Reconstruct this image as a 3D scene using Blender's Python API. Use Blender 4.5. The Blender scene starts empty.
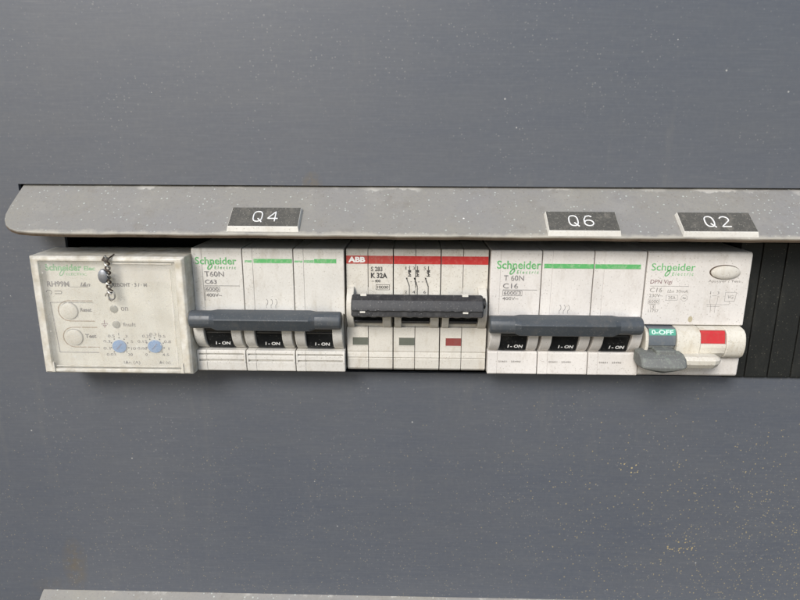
import bpy, bmesh, math, random
from mathutils import Vector, Matrix
random.seed(7)
R = math.radians
S = 0.001                      # all sizes below are in millimetres
scene = bpy.context.scene
C = scene.collection

# ------------------------------------------------------------------ camera
cam = bpy.data.cameras.new("camera")
cam.sensor_width = 36.0
cam.lens = 27.0
cam.clip_start = 0.01
cam.clip_end = 50.0
camo = bpy.data.objects.new("camera", cam)
C.objects.link(camo)
pitch, yaw, roll = R(14.047), R(1.2196), R(0.2524)
rot = Matrix.Rotation(yaw, 4, 'Z') @ Matrix.Rotation(-pitch, 4, 'X') @ Matrix.Rotation(R(90), 4, 'X')
rot = rot @ Matrix.Rotation(roll, 4, 'Z')
camo.matrix_world = Matrix.Translation((78.0026*S, -216.684*S, 54.2248*S)) @ rot
scene.camera = camo

# ------------------------------------------------------------------ world, sun, exposure
SUN_EL, SUN_AZ = R(36), R(24)          # azimuth: turned to the left of straight out of the panel
w = bpy.data.worlds.new("World"); scene.world = w
w.use_nodes = True
nt = w.node_tree
sky = nt.nodes.new("ShaderNodeTexSky"); sky.sky_type = 'NISHITA'; sky.sun_disc = False
sky.sun_elevation = SUN_EL; sky.sun_rotation = R(180) + SUN_AZ
sky.air_density = 1.0; sky.dust_density = 1.5; sky.ozone_density = 1.0
bg = nt.nodes["Background"]; bg.inputs[1].default_value = 0.09
nt.links.new(sky.outputs[0], bg.inputs[0])
sd = bpy.data.lights.new("sun", 'SUN'); sd.energy = 1.6; sd.angle = R(22); sd.color = (1.0, 0.975, 0.935)
so = bpy.data.objects.new("sun", sd); C.objects.link(so)
sdir = Vector((-math.sin(SUN_AZ)*math.cos(SUN_EL), -math.cos(SUN_AZ)*math.cos(SUN_EL), math.sin(SUN_EL)))
so.rotation_euler = sdir.to_track_quat('Z', 'Y').to_euler()
so.location = sdir * 2
vs = scene.view_settings
vs.view_transform = 'Standard'; vs.look = 'None'; vs.exposure = 0.87; vs.gamma = 1.0

# ------------------------------------------------------------------ materials
def newmat(name):
    m = bpy.data.materials.new(name); m.use_nodes = True
    return m, m.node_tree, m.node_tree.nodes["Principled BSDF"]

def N(t, kind, **kw):
    n = t.nodes.new(kind)
    for k, v in kw.items(): setattr(n, k, v)
    return n

def coords(t, scale=(1, 1, 1)):
    tc = N(t, "ShaderNodeNewGeometry"); mp = N(t, "ShaderNodeMapping")
    mp.inputs['Scale'].default_value = scale
    t.links.new(tc.outputs['Position'], mp.inputs['Vector'])
    return mp.outputs['Vector']

def noise(t, vec, scale, detail=4, rough=.55):
    n = N(t, "ShaderNodeTexNoise"); n.inputs['Scale'].default_value = scale
    n.inputs['Detail'].default_value = detail; n.inputs['Roughness'].default_value = rough
    t.links.new(vec, n.inputs['Vector']); return n.outputs['Fac']

def ramp(t, fac, lo, hi, a=0.0, b=1.0):
    n = N(t, "ShaderNodeMapRange"); n.clamp = True
    for i, v in zip(('From Min', 'From Max', 'To Min', 'To Max'), (lo, hi, a, b)): n.inputs[i].default_value = v
    t.links.new(fac, n.inputs['Value']); return n.outputs['Result']

def math_(t, op, a, b):
    n = N(t, "ShaderNodeMath", operation=op)
    for i, v in enumerate((a, b)):
        if isinstance(v, (int, float)): n.inputs[i].default_value = v
        else: t.links.new(v, n.inputs[i])
    return n.outputs[0]

def mix(t, fac, a, b):
    n = N(t, "ShaderNodeMix", data_type='RGBA')
    for i, v in ((0, fac), (6, a), (7, b)):
        if isinstance(v, (int, float)): n.inputs[i].default_value = v
        elif isinstance(v, tuple): n.inputs[i].default_value = (*v, 1)
        else: t.links.new(v, n.inputs[i])
    return n.outputs[2]

def specks(t, vec, scale, size, keep, seedvec=None, squash=1.0):
    """small grains: voronoi cells of which a share keeps a dot; size in cell units"""
    v = N(t, "ShaderNodeTexVoronoi"); v.inputs['Scale'].default_value = scale
    t.links.new(vec, v.inputs['Vector'])
    sx = N(t, "ShaderNodeSeparateColor"); t.links.new(v.outputs['Color'], sx.inputs[0])
    k = math_(t, 'LESS_THAN', sx.outputs[0], keep)   # keep: a share, or a socket that varies it
    rad = math_(t, 'MULTIPLY', sx.outputs[1], size)
    d = math_(t, 'LESS_THAN', v.outputs['Distance'], rad)
    return math_(t, 'MULTIPLY', k, d)

def bump(t, p, height, strength, dist):
    b = N(t, "ShaderNodeBump"); b.inputs['Strength'].default_value = strength; b.inputs['Distance'].default_value = dist
    t.links.new(height, b.inputs['Height']); t.links.new(b.outputs[0], p.inputs['Normal'])

def plastic(name, col, dirt=(0.30, 0.25, 0.17), amount=.5, rough=.5, grain=(0.16, 0.13, 0.09), grains=.35, tone=None):
    m, t, p = newmat(name)
    v = coords(t)
    tone = tone or tuple(c*.86 for c in col)
    c = mix(t, ramp(t, noise(t, v, 60, 5), .35, .7), col, tone)
    vs_ = coords(t, (1.0, 1.0, .35))
    st = ramp(t, noise(t, vs_, 260, 6, .7), .52, .78)
    c = mix(t, math_(t, 'MULTIPLY', st, amount), c, dirt)
    c = mix(t, math_(t, 'MULTIPLY', specks(t, v, 1900, .40, .30), grains), c, grain)
    c = mix(t, math_(t, 'MULTIPLY', specks(t, v, 700, .15, .04), grains), c, grain)
    c = mix(t, ramp(t, noise(t, v, 1300, 5, .7), .5, .8, 0, amount*.8), c, dirt)
    c = mix(t, math_(t, 'MULTIPLY', specks(t, v, 1700, .42, .3), grains*.55), c, (min(1, col[0]*1.25), min(1, col[1]*1.25), min(1, col[2]*1.22)))
    t.links.new(c, p.inputs['Base Color'])
    t.links.new(ramp(t, st, 0, 1, rough, min(1, rough+.3)), p.inputs['Roughness'])
    p.inputs['Specular IOR Level'].default_value = .4
    bump(t, p, noise(t, v, 1500, 3), .25, .0001)
    return m

def ink(name, col, worn=.3, under=(0.6, 0.57, 0.5)):
    m, t, p = newmat(name); v = coords(t)
    c = mix(t, math_(t, 'MULTIPLY', ramp(t, noise(t, v, 700, 5, .7), .48, .66), worn), col, under)
    t.links.new(c, p.inputs['Base Color']); p.inputs['Roughness'].default_value = .5
    return m

# painted steel front panel: grey enamel, cloudy dust, pale grains, yellow grains low on the right
def panel_mat():
    m, t, p = newmat("grey_enamelled_steel")
    v = coords(t)
    c = mix(t, ramp(t, noise(t, v, 9, 4), .3, .7), (0.080, 0.091, 0.113), (0.093, 0.101, 0.118))
    hz = coords(t, (.25, 1, 1.6))
    c = mix(t, ramp(t, noise(t, hz, 75, 7, .65), .35, .75, 0, .45), c, (0.112, 0.118, 0.126))
    c = mix(t, ramp(t, noise(t, v, 600, 4, .6), .45, .8, 0, .30), c, (0.138, 0.143, 0.147))
    c = mix(t, ramp(t, noise(t, coords(t, (.06, 1, 1)), 1500, 3, .6), .45, .8, 0, .28), c, (0.145, 0.155, 0.168))
    # brown stains
    sep = N(t, "ShaderNodeSeparateXYZ"); g = N(t, "ShaderNodeNewGeometry"); t.links.new(g.outputs['Position'], sep.inputs[0])
    def spot(x, z, rx, rz, gain):
        dx = math_(t, 'DIVIDE', math_(t, 'SUBTRACT', sep.outputs[0], x*S), rx*S)
        dz = math_(t, 'DIVIDE', math_(t, 'SUBTRACT', sep.outputs[2], z*S), rz*S)
        d = math_(t, 'ADD', math_(t, 'MULTIPLY', dx, dx), math_(t, 'MULTIPLY', dz, dz))
        return ramp(t, d, 0, 1, gain, 0)
    blot = noise(t, v, 350, 5, .7)
    for x, z, rx, rz, gn in ((-64, -117, 6, 14, .7), (-75, -128, 10, 5, .25), (42, 43, 4, 4, .8), (-98, -40, 7, 5, .2), (-102, -60, 5, 3, .6)):
        f = math_(t, 'MULTIPLY', spot(x, z, rx, rz, gn), ramp(t, blot, .35, .6))
        c = mix(t, f, c, (0.13, 0.11, 0.08))
    sm = math_(t, 'MULTIPLY', ramp(t, noise(t, coords(t, (1.6, 1, .22)), 70, 6, .7), .56, .78, 0, .5), ramp(t, noise(t, v, 12, 3), .42, .62))
    c = mix(t, sm, c, (0.155, 0.155, 0.148))
    wipe = N(t, "ShaderNodeMapping"); wipe.inputs['Rotation'].default_value = (0, R(17), 0); wipe.inputs['Scale'].default_value = (.10, 1, 1.3)
    t.links.new(g.outputs['Position'], wipe.inputs['Vector'])
    wp = math_(t, 'MULTIPLY', ramp(t, noise(t, wipe.outputs['Vector'], 480, 5, .7), .58, .74, 0, .45), ramp(t, noise(t, v, 17, 2), .5, .66))
    c = mix(t, wp, c, (0.20, 0.20, 0.20))
    # pale dust grains, clustered
    cl = ramp(t, noise(t, v, 22, 3), .42, .68)
    s1 = math_(t, 'MULTIPLY', specks(t, v, 520, .17, .45), cl)
    s2 = math_(t, 'MULTIPLY', specks(t, v, 1100, .30, .35), ramp(t, noise(t, v, 30, 3), .40, .62))
    s3 = specks(t, v, 230, .075, .10)
    c = mix(t, math_(t, 'MULTIPLY', s1, .40), c, (0.30, 0.30, 0.29))
    c = mix(t, math_(t, 'MULTIPLY', s2, .42), c, (0.26, 0.26, 0.245))
    c = mix(t, math_(t, 'MULTIPLY', s3, .6), c, (0.5, 0.49, 0.46))
    # fibres and scratches
    sc = N(t, "ShaderNodeMapping"); sc.inputs['Rotation'].default_value = (0, R(24), 0); sc.inputs['Scale'].default_value = (.05, 1, 1)
    t.links.new(g.outputs['Position'], sc.inputs['Vector'])
    lines = specks(t, sc.outputs['Vector'], 260, .10, .05)
    c = mix(t, math_(t, 'MULTIPLY', lines, .3), c, (0.40, 0.40, 0.40))
    # yellow grains
    right = math_(t, 'MULTIPLY', ramp(t, sep.outputs[0], .10, .235), ramp(t, sep.outputs[2], -.035, -.09))
    clump = ramp(t, noise(t, v, 110, 4, .65), .35, .75, .1, 1.0)
    y1 = specks(t, v, 1250, .36, math_(t, 'MULTIPLY', math_(t, 'MULTIPLY', right, clump), .85))
    c = mix(t, math_(t, 'MULTIPLY', y1, .65), c, (0.36, 0.30, 0.17))
    y0 = specks(t, v, 1500, .34, math_(t, 'MULTIPLY', ramp(t, sep.outputs[2], -.03, -.09), .16))
    c = mix(t, math_(t, 'MULTIPLY', y0, .55), c, (0.30, 0.27, 0.19))
    y2 = math_(t, 'MULTIPLY', specks(t, v, 1150, .45, .9), math_(t, 'GREATER_THAN', spot(189, -103, 8, 5, 1.0), ramp(t, noise(t, v, 380, 3), .3, .7)))
    c = mix(t, math_(t, 'MULTIPLY', y2, .7), c, (0.42, 0.33, 0.16))
    y3 = math_(t, 'MULTIPLY', specks(t, v, 1150, .45, .6), math_(t, 'GREATER_THAN', spot(165, -67, 7, 4, .9), ramp(t, noise(t, v, 380, 3), .3, .7)))
    c = mix(t, math_(t, 'MULTIPLY', y3, .8), c, (0.50, 0.40, 0.2))
    t.links.new(c, p.inputs['Base Color'])
    t.links.new(ramp(t, noise(t, v, 14, 5, .6), .3, .7, .34, .52), p.inputs['Roughness'])
    p.inputs['Specular IOR Level'].default_value = .5
    bump(t, p, noise(t, v, 420, 4), .12, .0002)
    return m

def ledge_mat():
    m, t, p = newmat("dusty_painted_ledge")
    v = coords(t)
    c = mix(t, ramp(t, noise(t, v, 26, 5), .35, .68), (0.240, 0.234, 0.224), (0.272, 0.258, 0.218))
    c = mix(t, ramp(t, noise(t, v, 900, 4, .7), .40, .72, 0, .55), c, (0.21, 0.205, 0.20))
    c = mix(t, ramp(t, noise(t, coords(t, (1, 1, 1)), 90, 6, .7), .55, .8, 0, .28), c, (0.42, 0.40, 0.35))
    c = mix(t, ramp(t, noise(t, v, 120, 6, .72), .54, .72, 0, .5), c, (0.185, 0.165, 0.135))
    c = mix(t, math_(t, 'MULTIPLY', specks(t, v, 900, .3, .3), .6), c, (0.55, 0.60, 0.55))
    c = mix(t, specks(t, v, 190, .08, .08), c, (0.75, 0.74, 0.70))
    c = mix(t, math_(t, 'MULTIPLY', specks(t, v, 1300, .36, .3), .45), c, (0.16, 0.13, 0.11))
    sep = N(t, "ShaderNodeSeparateXYZ"); g = N(t, "ShaderNodeNewGeometry"); t.links.new(g.outputs['Position'], sep.inputs[0])
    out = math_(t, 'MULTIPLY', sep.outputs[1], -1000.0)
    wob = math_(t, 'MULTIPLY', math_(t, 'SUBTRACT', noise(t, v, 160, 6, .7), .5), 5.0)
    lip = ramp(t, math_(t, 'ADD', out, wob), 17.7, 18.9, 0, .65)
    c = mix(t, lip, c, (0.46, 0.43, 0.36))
    chip = math_(t, 'MULTIPLY', ramp(t, math_(t, 'ADD', out, math_(t, 'MULTIPLY', wob, 1.6)), .2, -.3, 0, .6), ramp(t, noise(t, v, 45, 4), .5, .6))
    c = mix(t, chip, c, (0.52, 0.50, 0.45))
    t.links.new(c, p.inputs['Base Color']); p.inputs['Roughness'].default_value = .6
    bump(t, p, noise(t, v, 900, 4), .3, .0002)
    return m

M = {}
M['panel'] = panel_mat()
M['ledge'] = ledge_mat()
M['ledge_edge'] = plastic("grimy_cut_edge", (0.16, 0.12, 0.085), (0.05, 0.035, 0.02), .8, .7)
M['ledge_lip'] = plastic("worn_bright_lip", (0.46, 0.43, 0.36), (0.20, 0.15, 0.1), .9, .6)
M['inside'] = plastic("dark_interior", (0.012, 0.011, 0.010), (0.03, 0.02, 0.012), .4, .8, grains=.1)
M['white'] = plastic("aged_white_plastic", (0.68, 0.662, 0.615), (0.34, 0.29, 0.21), .48, .48)
M['white_warm'] = plastic("pinkish_white_plastic", (0.70, 0.672, 0.635), (0.37, 0.32, 0.26), .42, .48)
M['cream'] = plastic("yellowed_cream_plastic", (0.63, 0.605, 0.545), (0.34, 0.28, 0.19), .5, .5)
M['ivory'] = plastic("dirty_ivory_plastic", (0.66, 0.63, 0.55), (0.36, 0.29, 0.18), .6, .5)
M['bar'] = plastic("slate_grey_plastic", (0.070, 0.080, 0.090), (0.20, 0.18, 0.15), .3, .38, (0.3, 0.29, 0.27), .25)
M['black'] = plastic("black_plastic", (0.012, 0.013, 0.014), (0.05, 0.047, 0.04), .35, .38, (0.3, 0.3, 0.28), .25)
M['textured'] = plastic("textured_black_plastic", (0.030, 0.031, 0.034), (0.11, 0.105, 0.10), .6, .5, (0.25, 0.24, 0.23), .35)
M['handle'] = plastic("dusty_grey_handle", (0.15, 0.155, 0.148), (0.32, 0.37, 0.30), .7, .6, (0.5, 0.48, 0.42), .3)
M['bluegrey'] = plastic("blue_grey_drum", (0.13, 0.15, 0.17), (0.3, 0.28, 0.24), .3, .4)
M['green'] = ink("green_ink", (0.10, 0.40, 0.13), .35)
M['green_faint'] = ink("faint_green_ink", (0.17, 0.42, 0.20), .85)
M['green_flag'] = ink("green_flag", (0.07, 0.31, 0.22), .25)
M['red'] = ink("red_print", (0.46, 0.022, 0.02), .15, (0.6, 0.3, 0.25))
M['red_worn'] = ink("faded_red_print", (0.42, 0.05, 0.04), .55, (0.40, 0.2, 0.16))
M['red_plastic'] = plastic("red_flag_plastic", (0.52, 0.03, 0.035), (0.4, 0.14, 0.1), .3, .4)
M['dull_red'] = plastic("dull_red_flag", (0.26, 0.06, 0.055), (0.2, 0.12, 0.1), .5, .4)
M['flag_grey'] = plastic("greenish_grey_flag", (0.14, 0.15, 0.125), (0.08, 0.08, 0.06), .5, .3)
M['grey_ink'] = ink("grey_ink", (0.17, 0.165, 0.17), .4)
M['faint_ink'] = ink("faint_grey_ink", (0.22, 0.21, 0.20), .55)
M['black_ink'] = ink("black_ink", (0.035, 0.035, 0.035), .2)
M['dark_red_ink'] = ink("maroon_ink", (0.20, 0.11, 0.12), .4)
M['white_ink'] = ink("white_ink", (0.80, 0.80, 0.78), .1)
M['mint_ink'] = ink("mint_white_ink", (0.62, 0.82, 0.72), .1)
M['plate_white'] = plastic("white_laminate", (0.68, 0.66, 0.60), (0.42, 0.37, 0.28), .5, .45)
M['plate_black'] = plastic("dusty_black_laminate", (0.085, 0.082, 0.072), (0.20, 0.185, 0.155), .9, .6, (0.34, 0.32, 0.27), .55)
M['dial'] = plastic("blue_dial", (0.09, 0.26, 0.54), (0.4, 0.5, 0.6), .4, .4)
M['lead'] = plastic("lead_metal", (0.30, 0.31, 0.33), (0.12, 0.12, 0.12), .5, .4)
M['lead'].node_tree.nodes["Principled BSDF"].inputs['Metallic'].default_value = .5
M['wire'] = plastic("seal_wire", (0.40, 0.39, 0.36), (0.04, 0.04, 0.04), .9, .35)
M['wire'].node_tree.nodes["Principled BSDF"].inputs['Metallic'].default_value = .6
M['rust'] = plastic("rusty_wire", (0.06, 0.045, 0.035), (0.2, 0.12, 0.06), .6, .6)
M['strip'] = plastic("black_cover_strip", (0.011, 0.012, 0.011), (0.03, 0.03, 0.024), .6, .6, (0.14, 0.13, 0.10), .4)

def cover_mat():
    m, t, p = newmat("hazy_clear_cover")
    v = coords(t)
    c = mix(t, ramp(t, noise(t, v, 120, 5), .4, .7), (0.78, 0.77, 0.72), (0.68, 0.65, 0.57))
    t.links.new(c, p.inputs['Base Color'])
    p.inputs['Roughness'].default_value = .12
    tr = N(t, "ShaderNodeBsdfTransparent"); mx = N(t, "ShaderNodeMixShader")
    h = ramp(t, noise(t, v, 55, 6, .65), .3, .75, .10, .27)
    sm = math_(t, 'MULTIPLY', specks(t, v, 800, .3, .25), .4)
    t.links.new(math_(t, 'ADD', h, sm), mx.inputs[0])
    t.links.new(tr.outputs[0], mx.inputs[1]); t.links.new(p.outputs[0], mx.inputs[2])
    t.links.new(mx.outputs[0], t.nodes["Material Output"].inputs[0])
    return m
M['cover'] = cover_mat()
def cover_edge():
    m, t, p = newmat("milky_cover_rim")
    v = coords(t)
    c = mix(t, ramp(t, noise(t, v, 240, 6, .7), .42, .7), (0.81, 0.785, 0.71), (0.58, 0.52, 0.40))
    t.links.new(c, p.inputs['Base Color']); p.inputs['Roughness'].default_value = .3
    tr = N(t, "ShaderNodeBsdfTransparent"); mx = N(t, "ShaderNodeMixShader")
    t.links.new(ramp(t, noise(t, v, 200, 5), .3, .7, .55, .85), mx.inputs[0])
    t.links.new(tr.outputs[0], mx.inputs[1]); t.links.new(p.outputs[0], mx.inputs[2])
    t.links.new(mx.outputs[0], t.nodes["Material Output"].inputs[0])
    return m
M['cover_rim'] = cover_edge()

# ------------------------------------------------------------------ mesh helpers (x, out-of-panel h, up z) in mm
def world_origin(o):
    v = Vector((0, 0, 0))
    while o is not None: v += o.location; o = o.parent
    return v

class G:
    def __init__(self): self.bm = bmesh.new()
    def v(self, x, h, z): return self.bm.verts.new((x*S, -h*S, z*S))
    def extr(self, prof, x0, x1):
        """prof: closed (h,z) outline swept along x"""
        a = [self.v(x0, h, z) for h, z in prof]; b = [self.v(x1, h, z) for h, z in prof]
        n = len(prof)
        self.bm.faces.new(a); self.bm.faces.new(list(reversed(b)))
        for i in range(n): self.bm.faces.new((a[i], b[i], b[(i+1) % n], a[(i+1) % n]))
        return self
    def face_extr(self, pts, h0, h1):
        """pts: closed (x,z) outline swept out of the panel"""
        a = [self.v(x, h0, z) for x, z in pts]; b = [self.v(x, h1, z) for x, z in pts]
        n = len(pts)
        self.bm.faces.new(a); self.bm.faces.new(list(reversed(b)))
        for i in range(n): self.bm.faces.new((a[i], b[i], b[(i+1) % n], a[(i+1) % n]))
        return self
    def box(self, x0, x1, h0, h1, z0, z1):
        return self.extr([(h0, z0), (h1, z0), (h1, z1), (h0, z1)], x0, x1)
    def loft(self, stations):
        """stations: [(x, [(h,z)..])] with equal counts"""
        rings = [[self.v(x, h, z) for h, z in p] for x, p in stations]
        n = len(rings[0])
        self.bm.faces.new(rings[0]); self.bm.faces.new(list(reversed(rings[-1])))
        for a, b in zip(rings, rings[1:]):
            for i in range(n): self.bm.faces.new((a[i], b[i], b[(i+1) % n], a[(i+1) % n]))
        return self
    def disc(self, x, z, rx, rz, h0, h1, n=32, dome=0):
        st = [(1, h0), (1, h1)]
        if dome: st += [(.85, h1+dome*.6), (.5, h1+dome*.92), (.15, h1+dome)]
        rings = [[self.v(x+rx*k*math.cos(2*math.pi*i/n), h, z+rz*k*math.sin(2*math.pi*i/n)) for i in range(n)] for k, h in st]
        self.bm.faces.new(rings[0]); self.bm.faces.new(list(reversed(rings[-1])))
        for a, b in zip(rings, rings[1:]):
            for i in range(n): self.bm.faces.new((a[i], b[i], b[(i+1) % n], a[(i+1) % n]))
        return self
    def tube(self, pts, r, n=8, closed=False):
        P = [Vector(p) for p in pts]; rings = []
        for i, p in enumerate(P):
            if closed: d = P[(i+1) % len(P)] - P[i-1]
            else: d = P[min(i+1, len(P)-1)] - P[max(i-1, 0)]
            d.normalize()
            up = Vector((0.13, 1, 0.07)) if abs(d.y) < .9 else Vector((1, 0, 0.1))
            a = d.cross(up).normalized(); b = d.cross(a).normalized()
            rings.append([self.v(*(p + a*r*math.cos(2*math.pi*k/n) + b*r*math.sin(2*math.pi*k/n))) for k in range(n)])
        pairs = list(zip(rings, rings[1:]))
        if closed: pairs.append((rings[-1], rings[0]))
        else:
            self.bm.faces.new(rings[0]); self.bm.faces.new(list(reversed(rings[-1])))
        for a, b in pairs:
            for i in range(n): self.bm.faces.new((a[i], b[i], b[(i+1) % n], a[(i+1) % n]))
        return self
    def line(self, x0, z0, x1, z1, wd, h, th=.03):
        """a thin printed stroke lying on the plane at h"""
        d = Vector((x1-x0, z1-z0)); L = d.length or 1e-6; nx, nz = -d.y/L*wd/2, d.x/L*wd/2
        return self.face_extr([(x0+nx, z0+nz), (x1+nx, z1+nz), (x1-nx, z1-nz), (x0-nx, z0-nz)], h, h+th)
    def text(self, s, x0, x1, z0, z1, fn, bold=0.0, shear=0.0, th=.03, curved=False):
        """s stretched to the box x0..x1, z0..z1; fn(x,z,e) gives (x,h,z) with e the height above the surface"""
        cu = bpy.data.curves.new("t", 'FONT'); cu.body = s; cu.offset = bold; cu.shear = shear
        cu.resolution_u = 3; cu.size = 1
        o = bpy.data.objects.new("t", cu); C.objects.link(o)
        dg = bpy.context.evaluated_depsgraph_get(); dg.update()
        me = bpy.data.meshes.new_from_object(o.evaluated_get(dg))
        xs = [v.co.x for v in me.vertices]; ys = [v.co.y for v in me.vertices]
        if xs:
            ax, bx, ay, by = min(xs), max(xs), min(ys), max(ys)
            tb = bmesh.new(); tb.from_mesh(me)
            bmesh.ops.remove_doubles(tb, verts=tb.verts, dist=1e-5)
            if curved:
                for q in range(1, 6):
                    bmesh.ops.bisect_plane(tb, geom=tb.verts[:]+tb.edges[:]+tb.faces[:], plane_co=(0, ay+(by-ay)*q/6, 0), plane_no=(0, 1, 0))
            def put(co, e):
                x = x0 + (co.x-ax)/max(bx-ax, 1e-6)*(x1-x0); z = z0 + (co.y-ay)/max(by-ay, 1e-6)*(z1-z0)
                return self.v(*fn(x, z, e))
            top = {v: put(v.co, th+.02) for v in tb.verts}
            for f in tb.faces: 
                try: self.bm.faces.new([top[v] for v in f.verts])
                except ValueError: pass
            low = {}
            for e in tb.edges:
                if len(e.link_faces) == 1:
                    a, b = e.verts
                    for q in (a, b):
                        if q not in low: low[q] = put(q.co, -.02)
                    self.bm.faces.new((top[a], top[b], low[b], low[a]))
            tb.free()
        bpy.data.objects.remove(o); bpy.data.curves.remove(cu); bpy.data.meshes.remove(me)
        return self
    def build(self, name, mat, parent=None, bevel=0.0, seg=2, smooth=False, label=None, angle=35):
        org = world_origin(parent)
        bmesh.ops.recalc_face_normals(self.bm, faces=self.bm.faces)
        for v in self.bm.verts: v.co -= org
        me = bpy.data.meshes.new(name); self.bm.to_mesh(me); self.bm.free()
        me.materials.append(mat)
        if smooth:
            for p in me.polygons: p.use_smooth = True
            me.set_sharp_from_angle(angle=R(angle))
        o = bpy.data.objects.new(name, me); C.objects.link(o)
        if parent: o.parent = parent
        if bevel:
            b = o.modifiers.new("bevel", 'BEVEL'); b.width = bevel*S; b.segments = seg
            b.limit_method = 'ANGLE'; b.angle_limit = R(30)
        if label: o['label'] = label
        return o

def flat(h): return lambda x, z, e: (x, h+e, z)
def arcsurf(hc, zc, r): 
    """text climbing round a drum whose axis runs along x; z is the wanted height on it"""
    return lambda x, z, e: (x, hc + (r+e)*math.cos(math.asin(max(-1, min(1, (z-zc)/r)))), zc + (r+e)*(z-zc)/r)
def arc(hc, zc, r, a0, a1, n=10):
    return [(hc + r*math.cos(R(a0+(a1-a0)*i/n)), zc + r*math.sin(R(a0+(a1-a0)*i/n))) for i in range(n+1)]

def thing(name, label, cat, loc=(0, 0, 0), group=None):
    o = bpy.data.objects.new(name, None); C.objects.link(o)
    o.location = Vector((loc[0]*S, -loc[1]*S, loc[2]*S)); o.empty_display_size = .01
    o['label'] = label; o['category'] = cat
    if group: o['group'] = group
    return o
def structure(o, label=None):
    o['kind'] = 'structure'
    if label: o['label'] = label
    return o

# ------------------------------------------------------------------ steel panel with its openings
XL, XR, ZB, ZT = -420, 560, -330, 330
def make_panel():
    xs = [XL, -79.8, -64.4, -50.0, 275, 340, XR]
    zs = [ZB, -131.8, -129.75, -28.7, 23.5, 39.4, 41.75, ZT]
    def hole(x, z):
        return (-50 < x < 275 and -28.7 < z < 23.5) or (-64.4 < x < 275 and 39.4 < z < 41.75) or (-79.8 < x < 340 and -131.8 < z < -129.75)
    bm = bmesh.new(); vs = {}
    def V(i, j, y):
        if (i, j, y) not in vs: vs[(i, j, y)] = bm.verts.new((xs[i]*S, y*S, zs[j]*S))
        return vs[(i, j, y)]
    T = 1.6
    solid = lambda i, j: 0 <= i < len(xs)-1 and 0 <= j < len(zs)-1 and not hole((xs[i]+xs[i+1])/2, (zs[j]+zs[j+1])/2)
    for i in range(len(xs)-1):
        for j in range(len(zs)-1):
            if not solid(i, j): continue
            bm.faces.new((V(i, j, 0), V(i+1, j, 0), V(i+1, j+1, 0), V(i, j+1, 0)))
            bm.faces.new((V(i, j+1, T), V(i+1, j+1, T), V(i+1, j, T), V(i, j, T)))
            for di, dj, a, b in ((-1, 0, (i, j), (i, j+1)), (1, 0, (i+1, j+1), (i+1, j)), (0, -1, (i+1, j), (i, j)), (0, 1, (i, j+1), (i+1, j+1))):
                if not solid(i+di, j+dj):
                    bm.faces.new((V(*a, 0), V(*b, 0), V(*b, T), V(*a, T)))
    bmesh.ops.recalc_face_normals(bm, faces=bm.faces)
    me = bpy.data.meshes.new("steel_panel"); bm.to_mesh(me); bm.free(); me.materials.append(M['panel'])
    o = bpy.data.objects.new("steel_panel", me); C.objects.link(o)
    return structure(o, "dusty blue grey steel front panel behind everything")
make_panel()
# dark hollow behind the panel
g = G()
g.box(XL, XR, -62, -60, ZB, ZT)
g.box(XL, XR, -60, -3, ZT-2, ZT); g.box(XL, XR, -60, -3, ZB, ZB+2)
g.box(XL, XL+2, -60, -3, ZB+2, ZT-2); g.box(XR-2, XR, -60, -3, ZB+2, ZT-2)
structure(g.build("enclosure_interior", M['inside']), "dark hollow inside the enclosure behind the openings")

# ------------------------------------------------------------------ folded ledges
A36 = R(36)
def slope(z0):
    """surface frame of a ledge: s down the slope, e above its face"""
    return lambda x, s, e=0.0: (x, s*math.cos(A36) + e*math.sin(A36), z0 - s*math.sin(A36) + e*math.cos(A36))
def ledge(name_label, x_left, x_right, z0, cat='ledge'):
    f = slope(z0)
    t = thing("metal_ledge", name_label, cat, (x_left, 0, z0-1.4), "metal ledges folded out of the panel")
    left = [(0, -2.0), (0, 9.5), (.35, 14.0), (1.3, 17.0), (2.9, 19.6), (5.0, 21.3), (8.0, 22.5), (13, 23.1), (22, 23.4)]
    # the ledge runs a hair uneven along its front
    L = [(x_left+a, s) for a, s in left]
    n = 60; xa = x_left+22; fr = [(xa+(x_right-xa)*i/n, 23.7-.3*(1-i/n)+.10*math.sin(i*.9)+.08*math.sin(i*2.3+1)) for i in range(1, n+1)]
    out = L + fr + [(x_right, -2.0)]
    g = G(); th = 1.5
    top = [g.v(*f(x, s, 0)) for x, s in out]; bot = [g.v(*f(x, s, -th)) for x, s in out]
    g.bm.faces.new(top); g.bm.faces.new(list(reversed(bot)))
    for i in range(len(out)):
        j = (i+1) % len(out); g.bm.faces.new((top[i], top[j], bot[j], bot[i]))
    g.build("sheet", M['ledge'], t, bevel=.35, seg=3)
    # grimy cut edge along the front, standing 0.1 proud of the sheet's rim
    path = L[1:] + fr
    g = G(); ring = []
    for i, (x, s) in enumerate(path):
        d = Vector(path[min(i+1, len(path)-1)]) - Vector(path[max(i-1, 0)]); d.normalize()
        nx, ns = -d.y, d.x
        if ns < 0: nx, ns = -nx, -ns
        if i < 8: nx = -abs(nx)
        ring.append([g.v(*f(x+nx*o, s+ns*o, e)) for o, e in ((-.1, -.62), (.12, -.62), (.12, -1.62), (-.1, -1.62))])
    for a, b in zip(ring, ring[1:]):
        for k in range(4): g.bm.faces.new((a[k], b[k], b[(k+1) % 4], a[(k+1) % 4]))
    g.bm.faces.new(ring[0]); g.bm.faces.new(list(reversed(ring[-1])))
    g.build("cut_edge", M['ledge_edge'], t)
    return t
ledge("long dusty grey metal ledge above the row of circuit breakers", -63.3, 272, 40.5)
ledge("pale beige ledge along the bottom edge of the picture", -79.6, 336, -129.9)

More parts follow.
